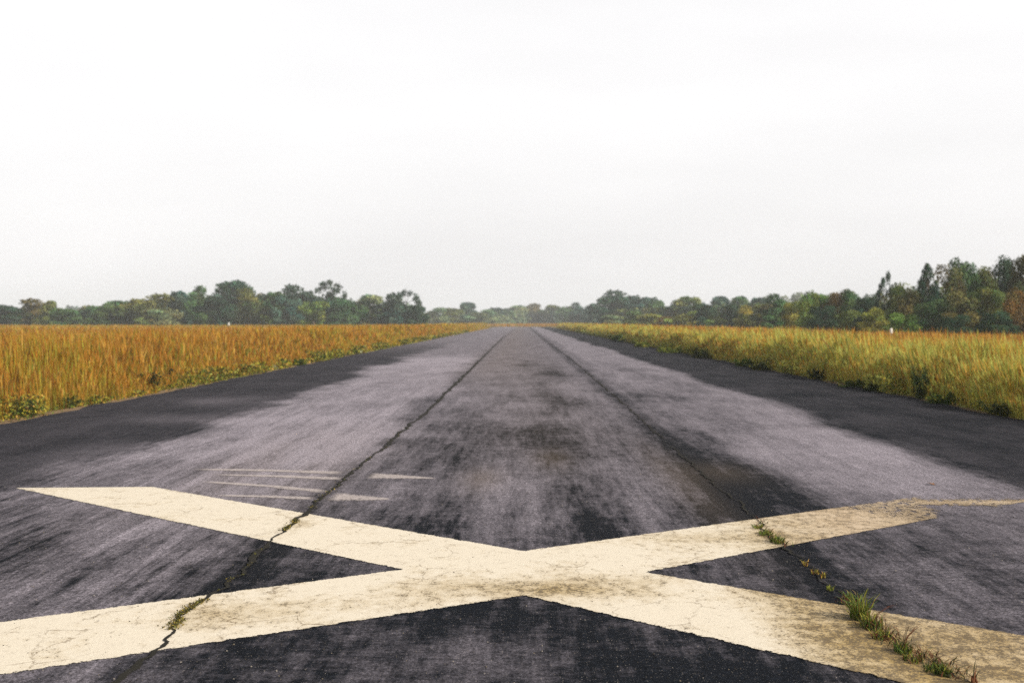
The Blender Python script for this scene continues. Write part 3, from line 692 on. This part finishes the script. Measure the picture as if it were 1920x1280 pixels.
# ------------------------------------------------------------------ white marker posts in the grass
def tube_np(rings):
    """rings: list of (cx,cy,cz,r); vertical-ish tube with 10 sides, capped"""
    k = 10; a = np.arange(k) / k * 2 * math.pi; V = []
    for cx, cy, cz, r in rings: V.append(np.stack([cx + r * np.cos(a), cy + r * np.sin(a), np.full(k, cz)], 1))
    v = np.concatenate(V); f = []
    for q in range(len(rings) - 1):
        i = np.arange(k) + q * k; j = (np.arange(k) + 1) % k + q * k
        f.append(np.stack([i, j, j + k, i + k], 1))
    v = np.concatenate([v, [[rings[-1][0], rings[-1][1], rings[-1][2]]]]); t = len(v) - 1
    i = np.arange(k) + (len(rings) - 1) * k; j = (np.arange(k) + 1) % k + (len(rings) - 1) * k
    f.append(np.stack([i, j, np.full(k, t)], 1))
    return v, f
def marker(px, d, top, wpx, label):
    zt = H + (VY - top) / F * d + 0.05; r = wpx / F * d / 2
    e = empty('marker_post', ((px - VX) / F * d, d, -0.05))
    v, f = tube_np([(0, 0, 0, r * .35), (0, 0, zt - r * 2.4, r * .3)]); obj('post', mesh_np('post', v, f, M_STEEL, None, True), e)
    v, f = tube_np([(0, 0, zt - r * 3.2, r * 1.0), (0, 0, zt - r * 1.0, r * 0.95), (0, 0, zt - r * .3, r * .7), (0, 0, zt, r * .25)])
    obj('cap', mesh_np('cap', v, f, M_WHITE, None, True), e)
    tag(e, label, 'marker')
marker(1671, 60, 615, 6, 'small white capped marker standing in the rusty grass below the right trees')
marker(429, 215, 604.5, 3, 'tiny pale marker at the foot of the left tree line')

# ------------------------------------------------------------------ trees
def tubes(segs):
    """segs: (p0, r0, p1, r1) tapered 6-sided limbs"""
    k = 6; V, Fq, nb = [], [], 0
    a = np.arange(k) / k * 2 * math.pi
    for p0, r0, p1, r1 in segs:
        p0, p1 = np.array(p0, float), np.array(p1, float); ax = p1 - p0; L = np.linalg.norm(ax)
        if L < 1e-6: continue
        ax /= L; u = np.cross(ax, (0.3, 0.9, 0.1)); u /= np.linalg.norm(u); w_ = np.cross(ax, u)
        ring = np.cos(a)[:, None] * u + np.sin(a)[:, None] * w_
        V += [p0 + ring * r0, p1 + ring * r1]
        i = np.arange(k) + nb; j = (np.arange(k) + 1) % k + nb
        Fq.append(np.stack([i, j, j + k, i + k], 1)); nb += 2 * k
    return np.concatenate(V), Fq
def crown_lobes(kind, r):
    L = []
    if kind == 'round':
        for _ in range(26):
            a, q = r.uniform(0, 6.28), r.random() ** 0.6; z = r.uniform(0.14, 0.88)
            env = math.sqrt(max(0.05, 1 - ((z - 0.42) / 0.60) ** 2))
            L.append((0.36 * q * env * math.cos(a), 0.36 * q * env * math.sin(a), z, r.uniform(0.10, 0.17)))
    elif kind == 'tall':
        for _ in range(30):
            a, q = r.uniform(0, 6.28), r.random() ** 0.6; z = r.uniform(0.14, 0.92)
            env = (1 - 0.45 * max(0, (z - 0.4) / 0.6)) * (0.8 + 0.2 * min(1, z / 0.3))
            L.append((0.36 * q * env * math.cos(a), 0.36 * q * env * math.sin(a), z, r.uniform(0.10, 0.17)))
    elif kind == 'bush':
        for _ in range(26):
            a, q = r.uniform(0, 6.28), r.random() ** 0.55; z = r.uniform(0.06, 0.86)
            env = math.sqrt(max(0.06, 1 - (z / 1.0) ** 2))
            L.append((0.40 * q * env * math.cos(a), 0.40 * q * env * math.sin(a), z, r.uniform(0.10, 0.17)))
    elif kind == 'sparse':
        for (lx, lz, lr) in ((0.22, .88, .13), (0.30, .70, .12), (-.05, .80, .13), (-.30, .62, .12), (-.18, .74, .10), (.10, .66, .08), (-.36, .48, .10), (.26, .50, .10), (0, .42, .12), (.2, .3, .12), (-.2, .3, .13), (0, .2, .15)):
            L.append((lx, r.uniform(-.12, .12), lz, lr * .84)); L.append((lx + r.uniform(-.05, .05), r.uniform(-.15, .15), lz + r.uniform(-.04, .04), lr * .6))
    elif kind == 'umbrella':
        for (lx, lz, lr) in ((-.04, .72, .08), (.04, .66, .10), (-.25, .88, .13), (-.05, .92, .12), (.2, .86, .13), (.40, .72, .09), (-.38, .80, .09), (.1, .78, .10), (-.1, .62, .13), (0, .50, .15), (.15, .40, .18), (-.2, .38, .18), (.28, .3, .18), (-.3, .22, .18), (0, .25, .2), (.05, .6, .1)):
            L.append((lx, r.uniform(-.1, .1), lz, lr)); L.append((lx + r.uniform(-.05, .05), r.uniform(-.3, .3), lz + r.uniform(-.04, .03), lr * .8))
    elif kind == 'arch':
        for (lx, lz, lr) in ((-.1, .93, .10), (.1, .92, .09), (-.25, .86, .10), (.30, .80, .12), (.40, .66, .12), (.36, .5, .14), (-.30, .60, .15), (-.15, .55, .14), (.1, .5, .14), (.3, .35, .16), (-.3, .4, .17), (0, .34, .18), (.2, .2, .18), (-.2, .2, .2), (-.32, .72, .1)):
            L.append((lx, r.uniform(-.08, .08), lz, lr)); L.append((lx + r.uniform(-.05, .05), r.uniform(-.25, .1), lz - r.uniform(0, .06), lr * .8))
    elif kind == 'conifer':
        for k in range(46):
            z = 0.10 + 0.87 * (k / 45); env = (1 - z) ** 0.8 * 0.46 + 0.03
            for _ in range(2):
                a = r.uniform(0, 6.28); q = r.uniform(0.5, 1)
                L.append((env * q * math.cos(a), env * q * math.sin(a), z - 0.05 * q, 0.035 + 0.06 * (1 - z)))
    return L
def make_tree_meshes(kind, seed, nleaf, lsize):
    r = random.Random(seed); L = np.array(crown_lobes(kind, r)); m = len(L)
    wgt = L[:, 3] ** 2; k = rng.choice(m, nleaf, p=wgt / wgt.sum())
    dr = rng.normal(size=(nleaf, 3)); dr[:, 2] += 0.25; dr /= np.linalg.norm(dr, axis=1, keepdims=True)
    rad = L[k, 3] * (1.05 - 0.55 * rng.random(nleaf) ** 2.2) * rng.normal(1.0, 0.12, nleaf)
    cen = L[k, :3] + dr * rad[:, None] * np.array([1, 1, 0.85])
    if kind == 'conifer': cen = L[k, :3] + dr * rad[:, None] * np.array([1.2, 1.2, 0.8])
    cen[:, 2] = np.clip(cen[:, 2], 0.01, 1.05)
    tint = (0.55 + 0.95 * rng.random(m))[k][:, None] * rng.uniform(0.65, 1.4, (nleaf, 1))
    hue = rng.normal(0, 0.16, m)[k][:, None] + rng.normal(0, 0.10, (nleaf, 1))
    col = tint * np.concatenate([1 + hue, np.ones((nleaf, 1)), 1 - 0.4 * hue], 1)
    v, i, c = leaf_quads(cen, dr * 0.9, lsize * rng.uniform(0.6, 1.5, nleaf), np.clip(col, 0, 3), 1.5)
    crown = mesh_np('crown', v, [i], M_TREE, {'col': c})
    top = 0.93 if kind in ('conifer', 'tall') else 0.72
    pts = [(0, 0, -0.02)]
    for z in (0.25, 0.5, top): pts.append((r.uniform(-.03, .03), r.uniform(-.03, .03), z))
    rr = [0.032, 0.024, 0.016, 0.006]
    segs = [(pts[q], rr[q], pts[q + 1], rr[q + 1]) for q in range(3)]
    for q in L[::2]:
        z0 = max(0.08, min(q[2] - 0.14, top - .05)); t = np.interp(z0, [p_[2] for p_ in pts], range(4)); a_ = int(min(t, 2)); fr = t - a_
        s0 = np.array(pts[a_]) * (1 - fr) + np.array(pts[a_ + 1]) * fr
        mid = s0 * .5 + q[:3] * .5 + np.array([0, 0, -.02])
        segs += [(s0, 0.010, mid, 0.007), (mid, 0.007, q[:3], 0.003)]
    v, f = tubes(segs)
    trunk = mesh_np('trunk', v, f, M_BARK)
    return crown, trunk
PROTO = {}
for kind in ('round', 'tall', 'bush'):
    for sd_ in range(3):
        PROTO[kind, 'far', sd_] = make_tree_meshes(kind, 10 + sd_, 5500, 0.038)
        PROTO[kind, 'near', sd_] = make_tree_meshes(kind, 30 + sd_, 9000, 0.024)
for kind, nr in (('sparse', 'near'), ('conifer', 'near'), ('umbrella', 'far'), ('arch', 'far')):
    PROTO[kind, nr, 0] = make_tree_meshes(kind, 77, 3800 if kind != 'conifer' else 8000, 0.030 if nr == 'far' else 0.021)
NAMES = {'round': 'broadleaf_tree', 'tall': 'tall_tree', 'bush': 'bushy_tree', 'sparse': 'open_crowned_tree', 'conifer': 'conifer_tree', 'umbrella': 'flat_topped_tree', 'arch': 'forked_tree'}
TN = [0]
def tree(px, top, wpx, d, kind, col, label, group):
    TN[0] += 1; k = TN[0]
    h = H + (VY - top) / F * d + 0.05; wd = wpx / F * d
    nr = 'near' if (kind in ('sparse', 'conifer') or (d < 170 and kind in ('round', 'tall', 'bush'))) else 'far'
    sd_ = k % 3 if (kind, nr, 1) in PROTO else 0
    cr, tr = PROTO[kind, nr, sd_]
    fixed = kind in ('sparse', 'umbrella', 'arch')
    e = empty(NAMES[kind], ((px - VX) / F * d, d, -0.05), 0 if fixed else (k * 2.399) % 6.283)
    e.scale = (wd * (1.55 if not fixed else 1.12), wd * 1.5, h * 1.02)
    o = obj('crown', cr, e); o.color = (*col, 1)
    obj('trunk', tr, e)
    tag(e, label, 'tree', group)
# leaf colours
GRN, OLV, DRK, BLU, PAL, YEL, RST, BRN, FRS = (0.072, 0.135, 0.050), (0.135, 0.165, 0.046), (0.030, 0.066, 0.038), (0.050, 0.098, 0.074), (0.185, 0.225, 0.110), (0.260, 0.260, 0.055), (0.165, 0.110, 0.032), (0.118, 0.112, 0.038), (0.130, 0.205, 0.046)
GL, GC, GR = 'trees beyond the left field', 'trees beyond the end of the runway', 'trees beyond the right field'
LEFT = [
 (15, 572, 62, 305, 'bush', DRK, 'dark bushy tree at the left picture edge'),
 (58, 562, 74, 310, 'round', BRN, 'brown topped broad tree second from the left picture edge'),
 (96, 564, 34, 300, 'tall', OLV, 'narrow olive tree just right of the brown topped one'),
 (124, 578, 46, 295, 'bush', GRN, 'low green bush where the left tree line dips'),
 (153, 574, 42, 320, 'round', PAL, 'pale small round tree right of the dip in the left tree line'),
 (190, 571, 56, 300, 'bush', GRN, 'wide low green tree left of the pale green dome'),
 (226, 564, 62, 305, 'round', GRN, 'mid green round tree between the low wide one and the pale green dome'),
 (276, 553, 86, 300, 'round', OLV, 'large pale green dome shaped tree in the left third'),
 (304, 578, 66, 290, 'bush', PAL, 'light green low bush in front of the pale green dome'),
 (333, 549, 46, 310, 'tall', BLU, 'upright grey green tree just right of the pale green dome'),
 (372, 541, 44, 300, 'tall', GRN, 'pointed green tree left of the highest crown on the left'),
 (402, 556, 62, 290, 'round', DRK, 'dark rounded tree below and left of the highest left crown'),
 (432, 527, 66, 312, 'round', DRK, 'tree with the highest dark crown of the left tree line'),
 (470, 543, 60, 305, 'round', OLV, 'olive tree on the right shoulder of the highest left crown'),
 (512, 546, 54, 308, 'round', GRN, 'medium green tree midway between the highest left crown and the flat topped tree'),
 (538, 552, 46, 300, 'bush', BLU, 'grey green bushy tree left of the smooth dark dome'),
 (568, 537, 66, 315, 'round', BLU, 'smooth dark grey green dome left of the flat topped tree'),
 (590, 562, 52, 292, 'bush', FRS, 'bright green bush in front of the flat topped tree'),
 (621, 529, 54, 305, 'umbrella', DRK, 'flat topped tree rising alone with sky showing through its crown'),
 (650, 562, 60, 300, 'bush', GRN, 'green sloping tree just right of the flat topped tree'),
 (676, 572, 44, 310, 'bush', GRN, 'low green tree in the dip right of the flat topped tree'),
 (700, 553, 54, 318, 'round', PAL, 'pale rounded tree left of the dark block of trees'),
 (732, 552, 58, 300, 'round', BLU, 'dark dense tree in the middle of the block before the gap'),
 (763, 545, 50, 302, 'arch', DRK, 'dark tree with an arched branch framing a patch of sky'),
 (784, 572, 30, 298, 'bush', DRK, 'dark low tree at the right end of the left tree line'),
]
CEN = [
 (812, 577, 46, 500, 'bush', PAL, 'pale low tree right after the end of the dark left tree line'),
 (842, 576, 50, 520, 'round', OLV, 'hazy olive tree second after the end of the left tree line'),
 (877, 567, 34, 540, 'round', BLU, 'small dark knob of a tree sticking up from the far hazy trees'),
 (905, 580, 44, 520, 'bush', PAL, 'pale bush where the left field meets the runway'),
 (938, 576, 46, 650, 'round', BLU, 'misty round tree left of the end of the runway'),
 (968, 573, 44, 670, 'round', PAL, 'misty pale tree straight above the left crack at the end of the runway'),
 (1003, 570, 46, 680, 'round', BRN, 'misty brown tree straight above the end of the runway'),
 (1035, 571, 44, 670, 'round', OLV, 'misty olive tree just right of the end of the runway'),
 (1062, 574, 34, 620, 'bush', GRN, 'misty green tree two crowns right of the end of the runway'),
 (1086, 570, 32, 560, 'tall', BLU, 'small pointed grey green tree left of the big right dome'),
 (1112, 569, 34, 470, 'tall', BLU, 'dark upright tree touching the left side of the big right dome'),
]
RIGHT = [
 (1150, 556, 66, 400, 'round', DRK, 'left shoulder of the big dark dome of trees right of the runway'),
 (1172, 547, 74, 410, 'round', BLU, 'big dark dome shaped tree standing highest right of the runway'),
 (1205, 556, 56, 395, 'round', BLU, 'grey green tree on the right shoulder of the big dome'),
 (1150, 590, 50, 330, 'bush', PAL, 'pale grey green bush in front of the big dark dome'),
 (1192, 584, 54, 300, 'bush', OLV, 'olive bush below the right shoulder of the big dome'),
 (1232, 562, 44, 380, 'round', GRN, 'mid green tree after the right shoulder of the big dome'),
 (1222, 588, 44, 290, 'bush', YEL, 'yellowish bush in the front row below the mid green tree'),
 (1262, 564, 44, 370, 'round', BLU, 'bluish tree left of the light olive crown'),
 (1250, 592, 42, 270, 'bush', RST, 'small orange bush low in the front row of the right trees'),
 (1293, 556, 44, 350, 'round', OLV, 'light olive crown behind the yellow orange bushes'),
 (1290, 583, 60, 260, 'bush', YEL, 'largest yellow bush in the front row left of the two dark columns'),
 (1320, 570, 42, 250, 'tall', DRK, 'left of the two dark columnar trees in front of the right wood'),
 (1350, 556, 40, 340, 'round', BLU, 'bluish far crown between the two dark columns'),
 (1348, 586, 40, 240, 'bush', OLV, 'brownish olive bush between the two dark columns'),
 (1374, 571, 42, 240, 'tall', DRK, 'right of the two dark columnar trees in front of the right wood'),
 (1384, 556, 38, 330, 'round', GRN, 'far green crown behind the right dark column'),
 (1402, 574, 44, 220, 'round', YEL, 'yellow green tree just right of the two dark columns'),
 (1422, 557, 56, 320, 'round', BLU, 'grey far crown above the brown tree'),
 (1432, 572, 42, 210, 'tall', BRN, 'brown tree left of the pale yellow round bush'),
 (1462, 556, 52, 190, 'tall', GRN, 'green tree with a ragged top left of the pale yellow round bush'),
 (1492, 567, 44, 160, 'round', YEL, 'pale yellow round bush against dark trees'),
 (1450, 590, 44, 170, 'bush', GRN, 'low green bush at the foot of the ragged green tree'),
 (1528, 549, 48, 150, 'tall', FRS, 'fresh green tree just right of the pale yellow round bush'),
 (1545, 575, 50, 135, 'bush', DRK, 'dark bush low between the fresh green and orange topped trees'),
 (1570, 548, 46, 150, 'tall', RST, 'orange topped tree in the middle of the right wood'),
 (1598, 546, 42, 145, 'tall', GRN, 'green pointed tree right of the orange topped tree'),
 (1590, 583, 52, 125, 'bush', OLV, 'olive bush in front of the orange topped tree'),
 (1624, 556, 46, 135, 'round', DRK, 'dark tree left of the tall open crowned tree'),
 (1657, 509, 36, 122, 'sparse', DRK, 'tall open crowned tree with sky showing between its branches'),
 (1640, 578, 48, 112, 'bush', YEL, 'yellow green bush at the foot of the open crowned tree'),
 (1686, 536, 54, 120, 'tall', OLV, 'ragged olive tree between the open crowned tree and the conifer'),
 (1705, 548, 44, 116, 'tall', BRN, 'brownish tree against the left side of the conifer'),
 (1690, 588, 56, 104, 'bush', FRS, 'green bush in front of the ragged olive tree'),
 (1740, 492, 58, 116, 'conifer', DRK, 'pointed dark conifer rising above the right wood'),
 (1745, 560, 66, 108, 'bush', GRN, 'green bush at the foot of the conifer'),
 (1779, 506, 56, 118, 'tall', BRN, 'thin brownish tree just right of the conifer'),
 (1808, 492, 54, 120, 'tall', GRN, 'tall green tree with a brown tip between conifer and round dark crown'),
 (1838, 500, 56, 122, 'round', OLV, 'olive broad tree left of the round dark crown'),
 (1800, 548, 66, 106, 'bush', BRN, 'brown bushy tree in front of the tall green tree'),
 (1886, 484, 52, 122, 'round', DRK, 'round dark crown standing highest near the right picture edge'),
 (1850, 542, 66, 106, 'tall', OLV, 'olive leaning tree below and left of the round dark crown'),
 (1870, 585, 60, 98, 'bush', DRK, 'dark low bush below the round dark crown'),
 (1922, 478, 56, 118, 'tall', BRN, 'tall brown tree cut by the right picture edge'),
 (1912, 545, 50, 102, 'tall', RST, 'orange red bushy tree at the right picture edge'),
 (1790, 592, 60, 96, 'bush', DRK, 'dark low bush between the conifer foot and the right corner'),
]
for a in LEFT: tree(*a, GL)
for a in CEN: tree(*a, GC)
for a in RIGHT: tree(*a, GR)

# undergrowth that closes the woods below the crowns (one mass each)
def thicket(name, line, label, lsz, dens, cols):
    """line: (px, d, top_px) poly-line; leafy lobes along it"""
    px = np.array([q[0] for q in line], float); dd = np.array([q[1] for q in line], float); tp = np.array([q[2] for q in line], float)
    wx = (px - VX) / F * dd; hh = H + (VY - tp) / F * dd
    L = np.concatenate([[0], np.cumsum(np.hypot(np.diff(wx), np.diff(dd)))]); n = int(L[-1] * dens)
    s = rng.random(n) * L[-1]; x0 = np.interp(s, L, wx); y0 = np.interp(s, L, dd) + np.abs(rng.normal(0, 1, n)) * 6; h0 = np.interp(s, L, hh)
    lr = h0 * rng.uniform(0.14, 0.26, n); z0 = rng.random(n) * np.clip(h0 - lr, 0.1, None)
    per = 60; k = np.repeat(np.arange(n), per); m = n * per
    dr = rng.normal(size=(m, 3)); dr /= np.linalg.norm(dr, axis=1, keepdims=True)
    cen = np.stack([x0[k], y0[k], z0[k]], 1) + dr * (lr[k] * rng.uniform(0.6, 1.1, m))[:, None]
    cen[:, 2] = np.clip(cen[:, 2], 0, None)
    lc = pick([np.full(n, c[1]) for c in cols], [np.array(c[0]) for c in cols]) * rng.uniform(0.7, 1.3, (n, 1))
    col = lc[k] * rng.uniform(0.65, 1.35, (m, 1))
    v, i, c = leaf_quads(cen, dr * .9, np.full(m, lsz) * np.interp(s, L, dd)[k] / 100 * rng.uniform(0.6, 1.5, m), col, 1.5)
    o = obj(name, mesh_np(name, v, [i], M_WEED, {'col': c})); tag(o, label, 'woodland', kind='stuff')
thicket('woodland', [(-1000, 345, 574), (-260, 330, 572), (0, 318, 576), (130, 315, 582), (280, 312, 562), (340, 318, 552), (430, 318, 545), (520, 318, 548), (640, 318, 554), (680, 318, 572), (740, 315, 560), (790, 310, 580)], 'dense dark undergrowth beneath the left tree line', 0.14, 14.0, [(DRK, 1.3), (GRN, 1), (BLU, 1), (BRN, .2)])
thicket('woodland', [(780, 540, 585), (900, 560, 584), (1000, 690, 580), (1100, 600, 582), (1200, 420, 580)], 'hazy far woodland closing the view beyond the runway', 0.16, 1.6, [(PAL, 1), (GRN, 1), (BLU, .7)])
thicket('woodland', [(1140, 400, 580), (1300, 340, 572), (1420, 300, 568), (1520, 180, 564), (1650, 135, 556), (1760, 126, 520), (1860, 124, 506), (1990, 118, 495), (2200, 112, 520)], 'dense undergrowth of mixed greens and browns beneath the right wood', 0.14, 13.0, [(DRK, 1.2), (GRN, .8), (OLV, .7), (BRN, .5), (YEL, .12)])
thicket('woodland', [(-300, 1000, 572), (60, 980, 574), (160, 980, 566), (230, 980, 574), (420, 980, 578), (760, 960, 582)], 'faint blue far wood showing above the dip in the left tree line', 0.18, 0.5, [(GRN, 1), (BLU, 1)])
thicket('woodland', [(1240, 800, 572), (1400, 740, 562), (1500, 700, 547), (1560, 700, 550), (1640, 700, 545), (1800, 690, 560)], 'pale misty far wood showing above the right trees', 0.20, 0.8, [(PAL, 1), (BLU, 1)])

# ------------------------------------------------------------------ haze
def m_haze():
    t = NT('haze_air')
    vol = t.n('ShaderNodeVolumePrincipled', {'Color': (0.88, 0.95, 1.0, 1), 'Density': 0.0004, 'Anisotropy': 0.0})
    t.t.links.new(vol.outputs[0], t.out.inputs['Volume'])
    return t.m
x0, x1, y0, y1, z0, z1 = -720, 720, -110, 1080, -1.05, 19.0
v = np.array([(a, b, c) for c in (z0, z1) for (a, b) in ((x0, y0), (x1, y0), (x1, y1), (x0, y1))], float)
f = np.array([[3, 2, 1, 0], [4, 5, 6, 7], [0, 1, 5, 4], [1, 2, 6, 5], [2, 3, 7, 6], [3, 0, 4, 7]])
tag(obj('haze', mesh_np('haze', v, [f], m_haze())), kind='stuff')
